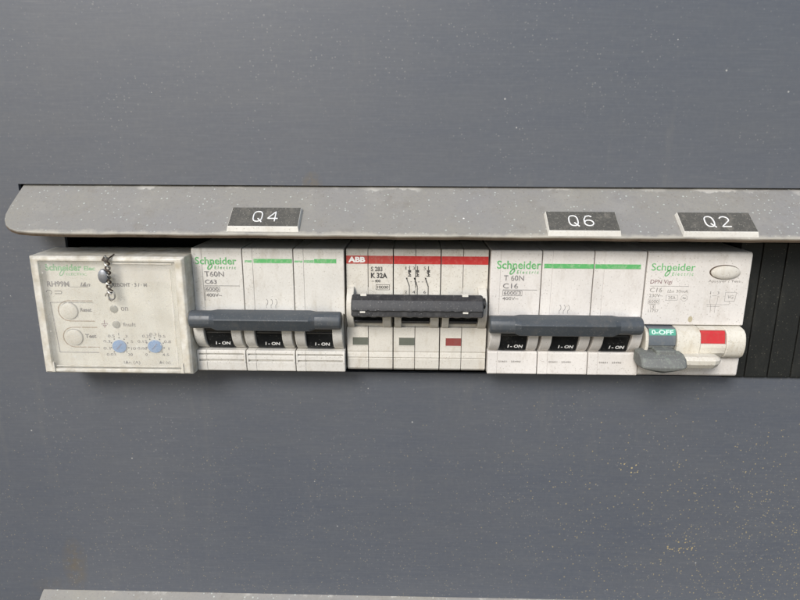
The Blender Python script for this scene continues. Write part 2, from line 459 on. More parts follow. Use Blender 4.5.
# ------------------------------------------------------------------ engraved plates on the ledge
def plate(x0, x1, s0, s1, txt, label, tx):
    f = slope(40.5); t0 = f(x0, s0)
    t = thing("name_plate", label, "label plate", t0, "engraved plates on the upper ledge")
    th = 1.35
    g = G(); b = .35
    lo = [(x0-b, s0-b*.3), (x1+b, s0-b*.3), (x1+b, s1+1.45), (x0-b, s1+1.45)]
    hi = [(x0, s0), (x1, s0), (x1, s1+.25), (x0, s1+.25)]
    A = [g.v(*f(x, s, .02)) for x, s in lo]; B = [g.v(*f(x, s, th)) for x, s in hi]
    g.bm.faces.new(A); g.bm.faces.new(B)
    for i in range(4): g.bm.faces.new((A[i], A[(i+1) % 4], B[(i+1) % 4], B[i]))
    g.build("plate_base", M['plate_white'], t, bevel=.12)
    g = G()
    A = [g.v(*f(x, s, th-.1)) for x, s in ((x0+.12, s0+.12), (x1-.12, s0+.12), (x1-.12, s1), (x0+.12, s1))]
    B = [g.v(*f(x, s, th+.06)) for x, s in ((x0+.12, s0+.12), (x1-.12, s0+.12), (x1-.12, s1), (x0+.12, s1))]
    g.bm.faces.new(A); g.bm.faces.new(B)
    for i in range(4): g.bm.faces.new((A[i], A[(i+1) % 4], B[(i+1) % 4], B[i]))
    g.build("plate_face", M['plate_black'], t)
    # single-line engraved characters as round strokes
    g = G(); hh = s1-s0
    def stroke(pts, closed=False):
        if not closed:            # close-set points keep the stroke's full width at its corners
            pts = [(a[0]+(b[0]-a[0])*i/8, a[1]+(b[1]-a[1])*i/8) for a, b in zip(pts, pts[1:]) for i in range(8)] + [pts[-1]]
        g.tube([f(x, s, th+.07) for x, s in pts], .23, 6, closed)
    ch = hh*.52; cw = ch*.62; sm = s0+hh*.50; cx = tx
    def Q(c):
        n = 20
        P = []
        for i in range(n):
            a = 2*math.pi*i/n; ca, sa = math.cos(a), math.sin(a)
            P.append((c+cw/2*abs(ca)**.75*(1 if ca > 0 else -1), sm-ch/2*abs(sa)**.75*(1 if sa > 0 else -1)))
        stroke(P, True); stroke([(c+cw*.05, sm+ch*.2), (c+cw*.55, sm+ch*.58)])
    def two(c):
        P = [(c+cw/2*math.cos(R(a)), sm-ch*.22-ch*.28*math.sin(R(a))) for a in range(165, -50, -18)]
        stroke(P + [(c-cw/2, sm+ch/2), (c+cw/2, sm+ch/2)])
    def four(c):
        stroke([(c+cw*.28, sm+ch/2), (c+cw*.28, sm-ch/2), (c-cw*.55, sm+ch*.2), (c+cw*.6, sm+ch*.2)])
    def six(c):
        stroke([(c+cw*.42, sm-ch*.40), (c+cw*.15, sm-ch/2), (c-cw*.25, sm-ch*.45), (c-cw*.48, sm-ch*.15), (c-cw*.5, sm+ch*.2)])
        stroke([(c+cw/2*math.cos(R(a)), sm+ch*.22-ch*.28*math.sin(R(a))) for a in range(0, 360, 20)], True)
    Q(cx-cw*.85); {'2': two, '4': four, '6': six}[txt](cx+cw*.85)
    g.build("engraving", M['white_ink'], t, smooth=True)
plate(16.0, 39.6, 11.5, 20.8, '4', "black Q4 plate, the leftmost one, glued on the upper ledge", 28.0)
plate(122.8, 146.2, 12.6, 21.8, '6', "black Q6 plate in the middle of the three on the upper ledge", 134.0)
plate(166.9, 190.9, 12.6, 21.8, '2', "black Q2 plate, the rightmost one, above the breaker with the red window", 178.9)

# ------------------------------------------------------------------ shared bits of lettering
def leaf_mark(g, x, z, w, h):
    """the small looped leaf under the maker's word"""
    P = [(x + .3 + w*.72*(.5+.5*math.cos(R(a))) + .28*h*math.sin(R(a)), z + h*(.5+.5*math.sin(R(a)))) for a in range(0, 361, 20)]
    for a, b in zip(P, P[1:]): g.line(a[0], a[1], b[0], b[1], .36, g.hh)
    g.line(x+.9, z+h*.95, x+1.9, z+h*1.25, .32, g.hh)
def maker_words(parent, x0, x1, z0, z1, ex0, ex1, ez0, ez1, h, mat, bold=.012):
    g = G(); g.hh = h
    g.text("Schneider", x0, x1, z0, z1, flat(h), bold=bold)
    g.text("E l e c t r i c", ex0, ex1, ez0, ez1, flat(h), bold=.0, shear=.15)
    leaf_mark(g, ex0-2.5, ez0-.2, 1.7, 1.9)
    g.build("maker_name", mat, parent)

# ------------------------------------------------------------------ three-pole breakers
def polygon_at(poly, cx, cz, angles):
    out = []
    for a in angles:
        d = Vector((math.cos(a), math.sin(a))); best = 0
        for i in range(len(poly)):
            p, q = Vector(poly[i]), Vector(poly[(i+1) % len(poly)])
            e = q-p; w_ = p-Vector((cx, cz)); den = d.x*(-e.y)+e.x*d.y
            if abs(den) < 1e-9: continue
            tt = (w_.x*(-e.y)+e.x*w_.y)/den; uu = (d.x*w_.y-d.y*w_.x)/den
            if -1e-6 <= uu <= 1+1e-6 and tt > best: best = tt
        out.append((cx+d.x*best, cz+d.y*best))
    return out

def coupler_bar(parent, x0, x1, cz, mat, endl, endr, tap=2.0):
    ch, r = 16.4, 3.15
    poly = [(13.2, cz+1.2), (14.0, cz+2.9), (15.2, cz+3.3), (20.5, cz+1.1), (20.6, cz+.7), (18.6, cz-3.3), (17.9, cz-3.6), (14.4, cz-3.6), (13.2, cz-2.2)]
    ang = sorted({round(math.atan2(z-cz, h-ch) % (2*math.pi), 5) for h, z in poly} | {round(R(a), 5) for a in range(0, 360, 18)})
    mid = polygon_at(poly, ch, cz, ang)
    rnd = lambda k: [(ch+r*k*math.cos(a), cz+r*k*math.sin(a)) for a in ang]
    st = [(x0, rnd(.86)), (x0+.35, rnd(.97)), (x0+.8, rnd(1)), (x0+endl, rnd(1)), (x0+endl+tap, mid), (x1-endr-tap, mid), (x1-endr, rnd(1)), (x1-.8, rnd(1)), (x1-.35, rnd(.97)), (x1, rnd(.86))]
    g = G(); g.loft(st)
    return g.build("coupler_bar", mat, parent, bevel=.1, smooth=True, angle=16)

def slate_breaker(X, label, mat, grooves, bar, bar_ends, stripe, words_fn):
    t = thing("circuit_breaker", label, "circuit breaker", (X, 0, -24.4), "three pole circuit breakers in the row")
    zc = -7.3
    for k in range(3):
        a = X+18*k+.16; b = X+18*k+17.84
        g = G()
        if grooves:
            low = [(12.2, -16.3), (12.3, -17.5), (11.2, -17.6), (11.2, -18.1), (12.3, -18.2), (12.3, -19.8), (11.2, -19.9), (11.2, -20.5), (12.3, -20.6), (11.9, -24.0), (11.4, -24.4)]
        else:
            low = [(10.9, -15.9), (11.4, -16.3), (11.9, -24.0), (11.4, -24.4)]
        prof = [(-14, 20.6), (9.3, 20.6), (9.8, 20.3), (10, 19.7), (10, -2.9), (9.6, -3.3), (5.0, -3.5), (5.0, -16.1)] + low + [(-14, -24.4)]
        g.extr(prof, a, a+3.5)
        g.extr([(h-.10 if h > 5 else h, z) for h, z in prof], a+3.5, b)
        if grooves:
            for q0, q1 in ((a, a+.7), (b-.7, b)):
                g.extr([(9, -17.0), (12.36, -17.0), (12.36, -20.9), (9, -20.9)], q0-.01*0+.02, q1-.02)
        body = g.build("pole_housing", mat, t, bevel=.16)
        # curved cheeks either side of the toggle
        cheek = [(4.5, -2.6), (11.5, -2.55)] + arc(5.0, zc, 9.75, 28, -64, 14) + [(4.5, -16.05)]
        g = G()
        g.extr(cheek, a+.25, X+18*k+4.1)
        g.build("cheek", mat, body, bevel=.25, smooth=True)
        g = G(); g.extr(cheek, X+18*k+13.8, b-.45)
        g.build("cheek", mat, body, bevel=.25, smooth=True)
        # rocker drum with its two steps
        r = 8.5
        drum = [(4.6, -3.6), (12.4, -3.6), (13.5, -5.0), (13.6, -8.6), (13.0, -9.0), (13.1, -9.5), (12.6, -10.8), (11.0, -15.2), (4.6, -15.4)]
        g = G(); g.extr(drum, X+18*k+4.3, X+18*k+13.6)
        g.box(X+18*k+6, X+18*k+12, 10, 15.5, zc+1.8, zc+3.2)
        dr = g.build("toggle", M['black'], t, bevel=.1, smooth=True)
        g = G(); g.text("I - ON", X+18*k+7.1, X+18*k+12.5, -14.4, -13.1, lambda x, z, e: (x, 12.6-(-10.8-z)*.364+e, z), bold=.03, shear=.12)
        g.build("lettering", M['white_ink'], dr)
    coupler_bar(t, *bar, M['bar'], *bar_ends)
    words_fn(t, X)
    return t

def three_arcs(g, x0, x1, z0, z1, h):
    step = (x1-x0)/3
    for k in range(3):
        cx = x0+step*(k+.35); rr = (z1-z0)/2
        P = [(cx+rr*.55*math.sin(R(a)), (z0+z1)/2+rr*math.cos(R(a))) for a in range(0, 181, 30)]
        for p, q in zip(P, P[1:]): g.line(*p, *q, .16, h)
        g.line(cx, z0, cx, z0-1.2, .14, h)

def words_63(t, X):
    H = 10.0
    maker_words(t, 1.3, 15.9, 14.8, 17.4, 8.0, 15.6, 13.2, 14.3, H, M['green'])
    g = G()
    g.text("T60N", 4.3, 11.2, 10.4, 12.3, flat(H), bold=0)
    g.text("C63", 4.3, 8.4, 7.8, 9.3, flat(H), bold=.01)
    g.line(4.0, 7.1, 16.6, 7.1, .13, H)
    for a in ((4.0, 6.7, 9.3, 6.7), (4.0, 5.0, 9.3, 5.0), (4.0, 6.7, 4.0, 5.0), (9.3, 6.7, 9.3, 5.0)): g.line(*a, .11, H)
    g.text("6000", 4.4, 8.9, 5.25, 6.45, flat(H)); g.text("400V~", 4.4, 10.0, 3.1, 4.3, flat(H))
    g.line(4.0, 5.0, 4.0, 1.6, .1, H)
    three_arcs(g, 25.2, 30.2, .2, 2.3, H-.1)
    g.build("rating_print", M['grey_ink'], t)
    g = G(); g.box(22.0, 35.6, H-.12, H-.06, 15.4, 16.9); g.box(43.4, 51.2, H-.12, H-.06, 15.5, 17.0)
    g.build("green_stripe", M['green'], t)
    g = G(); g.box(18.9, 21.4, H-.05, H+.03, 15.6, 16.4); g.box(36.4, 39.3, H-.05, H+.03, 15.7, 16.4); g.box(39.8, 43.3, H-.12, H-.06, 15.6, 16.6)
    g.build("worn_stripe", M['green_faint'], t)

def words_16(t, X):
    H = 10.0
    maker_words(t, 107.4, 122.7, 14.1, 17.0, 114.4, 122.0, 12.4, 13.6, H, M['green'])
    g = G()
    g.text("T 60N", 110.0, 117.0, 9.9, 11.8, flat(H)); g.text("C16", 109.8, 115.1, 7.1, 8.9, flat(H))
    g.line(109.8, 6.6, 121.8, 6.6, .13, H)
    for a in ((109.8, 6.3, 116.6, 6.3), (109.8, 4.5, 116.6, 4.5), (109.8, 6.3, 109.8, 4.5), (116.6, 6.3, 116.6, 4.5), (114.9, 6.3, 114.9, 4.5)): g.line(*a, .11, H)
    g.text("6000", 110.2, 114.6, 4.8, 6.05, flat(H)); g.text("3", 115.3, 116.2, 4.8, 6.05, flat(H)); g.text("400V~", 109.8, 115.4, 2.9, 4.0, flat(H))
    three_arcs(g, 129.6, 134.0, -.8, 1.2, H-.1)
    g.build("rating_print", M['grey_ink'], t)
    g = G()
    g.box(123.8, 140.95, H-.12, H+.02, 14.4, 16.0); g.box(141.4, 157.2, H-.12, H+.02, 14.4, 16.0)
    g.build("green_stripe", M['green'], t)
    g = G()
    for k in range(3):
        x = X+18*k; g.text("50601 · 25490", x+4, x+12, -19.8, -19.2, flat(11.62))
    g.build("moulded_print", M['faint_ink'], t)

slate_breaker(0, "white three pole breaker marked C63, left, next to the clear covered relay", M['white'], True, (0.5, 53.4, -3.5), (7.4, 9.0), True, words_63)
slate_breaker(105.1, "white three pole breaker marked C16 with a bright green stripe", M['white_warm'], False, (104.7, 157.0, -4.3), (8.6, 8.0), True, words_16)

# ------------------------------------------------------------------ cream breaker with the red stripe
def red_breaker():
    X0, W = 54.3, 16.85
    t = thing("circuit_breaker", "cream three pole breaker with a red stripe and a black textured coupler bar", "circuit breaker", (X0, 0, -24.2), "three pole circuit breakers in the row")
    for k in range(3):
        X = X0+W*k; a, b = X+.17, X+W-.17; mid = X+7.9
        prof = [(-14, 20.4), (7.4, 20.4), (7.8, 20.1), (8, 19.5), (8, 2.2), (7.6, 1.8), (5, 1.6), (5, -7.3), (9.2, -7.9), (9.3, -17.0), (8.85, -17.15), (9.3, -17.3), (9.6, -19.2), (9.1, -19.45), (9.5, -19.7), (9.3, -23.4), (8.6, -24.2), (-14, -24.2)]
        g = G(); g.extr(prof, a, mid-.09); g.extr(prof, mid+.09, b)
        g.box(a+.3, b-.3, -13, 7.7, -23.9, 6.5)
        body = g.build("pole_housing", M['cream'], t, bevel=.14)
        cheek = [(4.5, 7.1)] + arc(5.2, -.6, 8.4, 62, -66, 14) + [(4.5, -7.9)]
        for q, (c0, c1) in enumerate(((a+.35, X+3.0), (X+13.2, b-.4))):
            outer = (k == 0 and q == 0) or (k == 2 and q == 1)
            g = G(); g.extr(cheek if outer else [(4.5, 3.8)] + arc(5.2, -.6, 8.4, 32, -66, 14) + [(4.5, -7.9)], c0, c1); g.build("cheek", M['cream'], body, bevel=.25, smooth=True)
        g = G(); g.extr([(4.6, 3.2)] + arc(5.2, -.6, 7.3, 30, -50, 10) + [(4.6, -6.4)], X+3.2, X+13.0)
        g.box(X+4, X+12.2, 9, 16, -1.5, 3.0)
        g.build("toggle", M['black'], t, bevel=.1, smooth=True)
        g = G(); g.box(X+3.2, X+13.0, 11.2, 12.6, -4.9, -4.5); g.build("toggle_rim", M['textured'], t, bevel=.1)
        # position flag window
        g = G(); x0, x1 = X+2.2, X+7.75
        for q in ((x0, x1, -11.75, -11.45), (x0, x1, -14.95, -14.65)): g.box(q[0], q[1], 9.0, 9.42, q[2], q[3])
        g.box(x0-.3, x0, 9.0, 9.42, -14.95, -11.45)
        g.build("window_rim", M['cream'], body, bevel=.08)
        g = G(); g.box(x0+.02, x1-.02, 8.9, 9.33, -14.63, -11.77)
        g.build("flag_window", M['dull_red'] if k == 2 else M['flag_grey'], body, label="dull red flag window" if k == 2 else None)
    # red band
    g = G()
    for x0, x1 in ((71.35, 87.85), (88.2, 104.6)): g.box(x0, x1, 7.9, 8.07, 15.1, 18.0)
    g.build("red_band", M['red'], t)
    g = G(); g.box(54.5, 62.1, 7.9, 8.07, 15.1, 18.0); g.box(62.3, 71.0, 7.9, 8.07, 15.1, 18.0); g.build("red_band", M['red_worn'], t, label="faded left piece of the red band")
    # maker's letters with their thin cross gap
    g = G(); g.text("ABB", 55.2, 61.2, 15.6, 17.6, flat(8.05), bold=.05); g.build("maker_name", M['white_ink'], t)
    g = G(); H = 8.0
    g.text("S 283", 63.2, 67.3, 12.4, 14.1, flat(H), bold=.03); g.text("K 32A", 63.2, 69.0, 9.9, 11.9, flat(H), bold=.04)
    g.text("~ 400", 63.4, 66.6, 8.4, 9.4, flat(H), bold=.03)
    for a in ((65.0, 7.6, 69.8, 7.6), (65.0, 5.7, 69.8, 5.7), (65.0, 7.6, 65.0, 5.7), (69.8, 7.6, 69.8, 5.7)): g.line(*a, .16, H)
    g.text("10000", 65.4, 69.4, 6.1, 7.2, flat(H), bold=.02)
    for i, cx in enumerate((76.9, 79.7, 83.6)):
        g.text("135"[i], cx-(1.45 if i == 0 else 1.7), cx-(1.15 if i == 0 else .9), 13.1, 14.2, flat(H)); g.text("246"[i], cx-1.7, cx-.8, 4.5, 5.5, flat(H))
        g.line(cx, 14.4, cx, 10.9, .32, H); g.line(cx-.55, 12.9, cx+.55, 12.2, .4, H, .04); g.line(cx-.55, 12.2, cx+.55, 12.9, .4, H, .05); g.line(cx-.45, 11.9, cx+.45, 11.2, .35, H, .04); g.line(cx-.6, 10.8, cx+.6, 10.8, .35, H, .06)
        g.line(cx-1.1, 10.2, cx, 7.0, .38, H); g.line(cx, 7.0, cx, 3.9, .3, H); g.line(cx-1.2, 10.0, cx-.7, 9.9, .5, H)
    for q in range(5): g.line(77.2+q*1.35, 8.7, 77.8+q*1.35, 8.7, .18, H)
    g.build("rating_print", M['black_ink'], t)
    # bar over the toggles: flat-backed, rounded front, slightly ragged moulding line
    prof = [(12.0, 4.2), (12.8, 5.2), (14.6, 5.5), (15.2, 5.1), (17.6, 4.2), (18.9, 2.0), (19.1, .9), (18.4, .6), (18.5, -1.2), (17.2, -1.9), (12.5, -2.0)]
    def sc(k): return [(15.6+(h-15.6)*k, 2.5+(z-2.5)*k) for h, z in prof]
    g = G()
    st = [(57.0, sc(.9)), (57.4, prof)]
    n = 40
    for i in range(1, n):
        x = 57.4+(101.9-57.4)*i/n; j = .10*math.sin(i*1.7)+.07*math.sin(i*4.1)
        st.append((x, [(h, z+(j if z < 1 else (j*.5 if z > 5.5 else 0))) for h, z in prof]))
    st += [(101.9, prof), (102.3, sc(.9))]
    g.loft(st)
    g.build("coupler_bar", M['textured'], t, smooth=True, angle=30)
    g = G(); g.disc(0, 0, 1, 1, 0, 1, 10); g.bm.clear()
    def cyl(x0, x1, hc, zc, r, n=16):
        g.loft([(x, [(hc+r*k*math.cos(2*math.pi*i/n), zc+r*k*math.sin(2*math.pi*i/n)) for i in range(n)]) for x, k in ((x0, 1), (x1-.2, 1), (x1, .8))])
    cyl(102.2, 103.2, 16.0, 3.0, 1.9); g.build("bar_end_stub", M['black'], t, smooth=True)
    for x in (60.0, 95.2):
        g = G(); g.box(x, x+2.1, 13.2, 15.2, 4.8, 5.85); g.build("clip", M['plate_white'], t, bevel=.1)
        g = G(); g.box(x+.1, x+1.9, 17.9, 19.0, .0, .62)
        g.build("clip", M['plate_white'], t, bevel=.06)
red_breaker()

# ------------------------------------------------------------------ residual current breaker with test button
def residual_breaker():
    X, W = 159.3, 35.8
    t = thing("residual_current_breaker", "white breaker with an oval test button, red window and grey handle, rightmost device", "circuit breaker", (X, 0, -24.6))
    a, b = X+.15, X+W
    prof = [(-14, 20.6), (9.0, 20.6), (9.7, 20.2), (10, 19.4), (10, -5.6), (9.2, -5.8), (6.0, -5.9), (6.0, -16.9), (10.2, -17.1), (10.9, -17.7), (10.6, -23.9), (10.0, -24.6), (-14, -24.6)]
    g = G(); g.extr(prof, a, b)
    body = g.build("housing", M['white_warm'], t, bevel=.3, seg=3)
    bulge = [(5, -6.0)] + arc(6.2, -11.2, 9.2, 34, -34, 12) + [(5, -16.9)]
    bulge = [(5, -5.95), (10.1, -5.98), (12.6, -6.5)] + arc(6.0, -11.6, 8.9, 27, -28, 8) + [(12.2, -17.0), (10.4, -17.6), (5, -17.7)]
    for x0, x1 in ((a+.3, 160.9), (170.7, 178.9), (187.9, b-.6)):
        g = G(); g.extr(bulge, x0, x1); g.build("front_bulge", M['ivory'], body, bevel=.3, seg=3, smooth=True)
    # below the red window the bulge goes on as a sill
    sill = [(5, -11.3), (14.6, -11.25), (14.7, -12.4), (14.2, -14.6), (12.2, -17.0), (10.4, -17.6), (5, -17.7)]
    g = G(); g.extr(sill, 179.0, 187.8); g.extr([(5, -5.96), (10.0, -5.99), (12.2, -6.5), (12.2, -6.9), (5, -6.9)], 179.0, 187.8)
    g.build("window_sill", M['ivory'], body, bevel=.12)
    g = G(); g.extr([(5, -6.95), (12.6, -6.95), (13.2, -7.6), (13.9, -11.2), (5, -11.2)], 179.1, 187.7)
    g.build("red_window", M['red_plastic'], body, bevel=.1)
    # grey drum with its green OFF flag and wide dusty handle
    tog = G(); tog.extr([(6.2, -6.1)] + arc(6.2, -11.0, 7.9, 38, -8, 10) + [(12.4, -12.6), (12.4, -14.2), (6.2, -16)], 161.1, 170.5)
    tg = tog.build("toggle", M['bluegrey'], t, bevel=.1, smooth=True)
    fl = lambda x, z, e: (x, 6.2+(7.95+e)*math.sqrt(max(0, 1-((z+11.0)/7.95)**2)), z)
    g = G(); pr = [(-6.35-.3*i) for i in range(8)]
    out = [fl(0, z, .03)[1:] for z in pr]; inn = [fl(0, z, -.5)[1:] for z in reversed(pr)]
    g.extr(out+inn, 161.2, 170.4); g.build("green_flag", M['green_flag'], tg, smooth=True)
    g = G(); g.text("0-OFF", 162.0, 169.6, -8.1, -6.7, lambda x, z, e: fl(x, z, e+.05), bold=.02, curved=True); g.build("lettering", M['mint_ink'], tg)
    g = G(); g.box(161.3, 170.3, 9, 13.6, -13.2, -11.9); g.build("toggle_slot", M['handle'], tg, bevel=.15)
    # handle: a boat-shaped grip
    def grip(x, d, k=1.0):
        P = [(12.0, -13.6), (17.4, -13.6), (20.6, -14.9), (21.9, -17.6), (21.6, -18.4-d*.5), (20.0, -19.0-d), (15.0, -19.2-d), (12.0, -17.6)]
        return (x, [(16.5+(h-16.5)*k, -16.6+(z+16.6)*k) for h, z in P])
    g = G(); g.loft([grip(156.7, -.6, .80), grip(157.3, -.5, .93), grip(158.6, -.2), grip(161.2, .5), grip(164.7, 1.15), grip(168.0, .6), grip(170.4, -.1), grip(171.7, -.5, .92), grip(172.3, -.6, .78)])
    g.build("handle", M['handle'], t, bevel=.22, smooth=True, angle=22)
    g = G(); g.box(162.3, 169.0, 12, 18.4, -14.6, -12.6); g.build("handle_neck", M['handle'], t, bevel=.3)
    # ivory lever coupled to the handle
    pr = [(11.0, -14.7), (18.4, -14.7), (19.9, -15.5), (19.5, -17.2), (18.0, -19.0), (11.0, -18.6)]
    def k_(x, k): return (x, [(14+(h-14)*k, -16.4+(z+16.4)*k) for h, z in pr])
    g = G(); g.loft([k_(170.9, .6), k_(171.6, .9), k_(172.8, 1), k_(182.3, 1), k_(184.0, .85), k_(185.2, .6)])
    g.build("lever", M['ivory'], t, bevel=.2, seg=2)
    # oval test button; offset dark disc paints the shadow ring at its upper left
    g = G(); g.disc(186.2, 13.6, 5.25, 2.55, 9.9, 10.04, 40); g.build("button_gap", M['rust'], body)
    g = G(); g.disc(186.4, 13.5, 5.0, 2.35, 9.9, 10.5, 40, dome=.7); g.build("test_button", M['cream'], t, smooth=True)
    maker_words(t, 160.9, 176.0, 13.9, 16.5, 168.2, 175.6, 12.2, 13.4, 10.0, M['green'], .006)
    H = 10.0; g = G()
    g.text("DPN Vigi", 161.0, 168.6, 8.8, 10.7, flat(H), shear=.1); g.build("type_print", M['dark_red_ink'], t)
    g = G(); g.line(161.1, 8.4, 174.5, 8.4, .13, H)
    g.text("C16", 161.2, 165.4, 6.2, 7.8, flat(H), shear=.1); g.text("I∆n 30mA", 167.3, 174.4, 6.1, 7.2, flat(H), shear=.1)
    g.text("230V~", 161.1, 165.9, 4.4, 5.6, flat(H)); g.text("6000", 161.2, 164.6, 2.3, 3.4, flat(H)); g.text("3", 162.4, 163.2, .4, 1.5, flat(H))
    for q in ((161.0, 3.7, 164.9, 3.7), (161.0, 2.0, 164.9, 2.0), (161.0, 3.7, 161.0, 2.0), (164.9, 3.7, 164.9, 2.0), (162.0, 1.8, 163.6, 1.8), (162.0, .2, 163.6, .2), (162.0, 1.8, 162.0, .2), (163.6, 1.8, 163.6, .2),
              (167.1, 5.2, 171.0, 5.2), (167.1, 3.3, 171.0, 3.3), (167.1, 5.2, 167.1, 3.3), (171.0, 5.2, 171.0, 3.3)): g.line(*q, .1, H)
    g.text("25A", 167.8, 170.4, 3.7, 4.8, flat(H)); g.text("11757", 161.3, 164.9, -1.0, -.1, flat(H))
    P = [(173.4+1.15*math.cos(R(q)), 4.2+1.15*math.sin(R(q))) for q in range(22, 383, 45)]
    for p, q in zip(P, P[1:]): g.line(*p, *q, .1, H)
    g.text("~", 172.8, 174.0, 3.9, 4.5, flat(H))
    g.text("Appuyer / Test", 181.0, 192.0, 9.7, 10.8, flat(H))
    # wiring symbol
    for q in ((182.4, 5.2, 182.4, 3.0), (182.4, 3.0, 183.0, 1.2), (185.0, 5.2, 185.0, 3.0), (185.0, 3.0, 184.4, 1.2), (182.9, 5.1, 184.6, 5.1), (181.4, 1.9, 186.9, 1.9), (181.6, 1.2, 186.0, 1.2), (183.0, 1.2, 183.0, -1.0), (184.5, 1.2, 184.5, -1.0), (186.9, 1.9, 189.2, 2.0), (189.2, 2.0, 189.2, 3.2),
              (187.5, 6.4, 191.3, 6.4), (187.5, 3.2, 190.9, 3.2), (187.5, 6.4, 187.5, 3.2), (191.3, 6.4, 190.9, 3.2), (186.9, 5.0, 187.5, 5.0)): g.line(*q, .11, H)
    g.text("1", 182.2, 182.45, 5.7, 6.7, flat(H)); g.text("3", 184.6, 185.3, 5.7, 6.7, flat(H)); g.text("VG", 188.4, 190.3, 4.1, 5.4, flat(H))
    g.build("rating_print", M['faint_ink'], t)
    # small drip stain
    g = G(); g.disc(176.4, -3.5, .8, 1.1, 9.95, 10.03, 20); g.build("stain", plastic("brown_stain", (0.45, 0.40, 0.28), (0.5, 0.46, 0.36), .8), body)
residual_breaker()

# ------------------------------------------------------------------ black blanking strip
def blanking():
    t = thing("blanking_strip", "ribbed black blanking strip right of the row of breakers", "blanking strip", (195.4, 0, -29))
    g = G(); x = 195.45; i = 0
    g.box(195.5, 272, -6, -2.4, -30.0, 22.8)
    while x < 270:
        wd = 8.0 if i == 0 else 8.55
        g.extr([(-3, 22.8), (1.2, 22.8), (1.5, 22.4), (1.5, -28.0), (1.2, -28.5), (-3, -28.5)], x, x+wd-.45)
        x += wd; i += 1
    g.build("ribs", M['strip'], t, bevel=.2)
blanking()

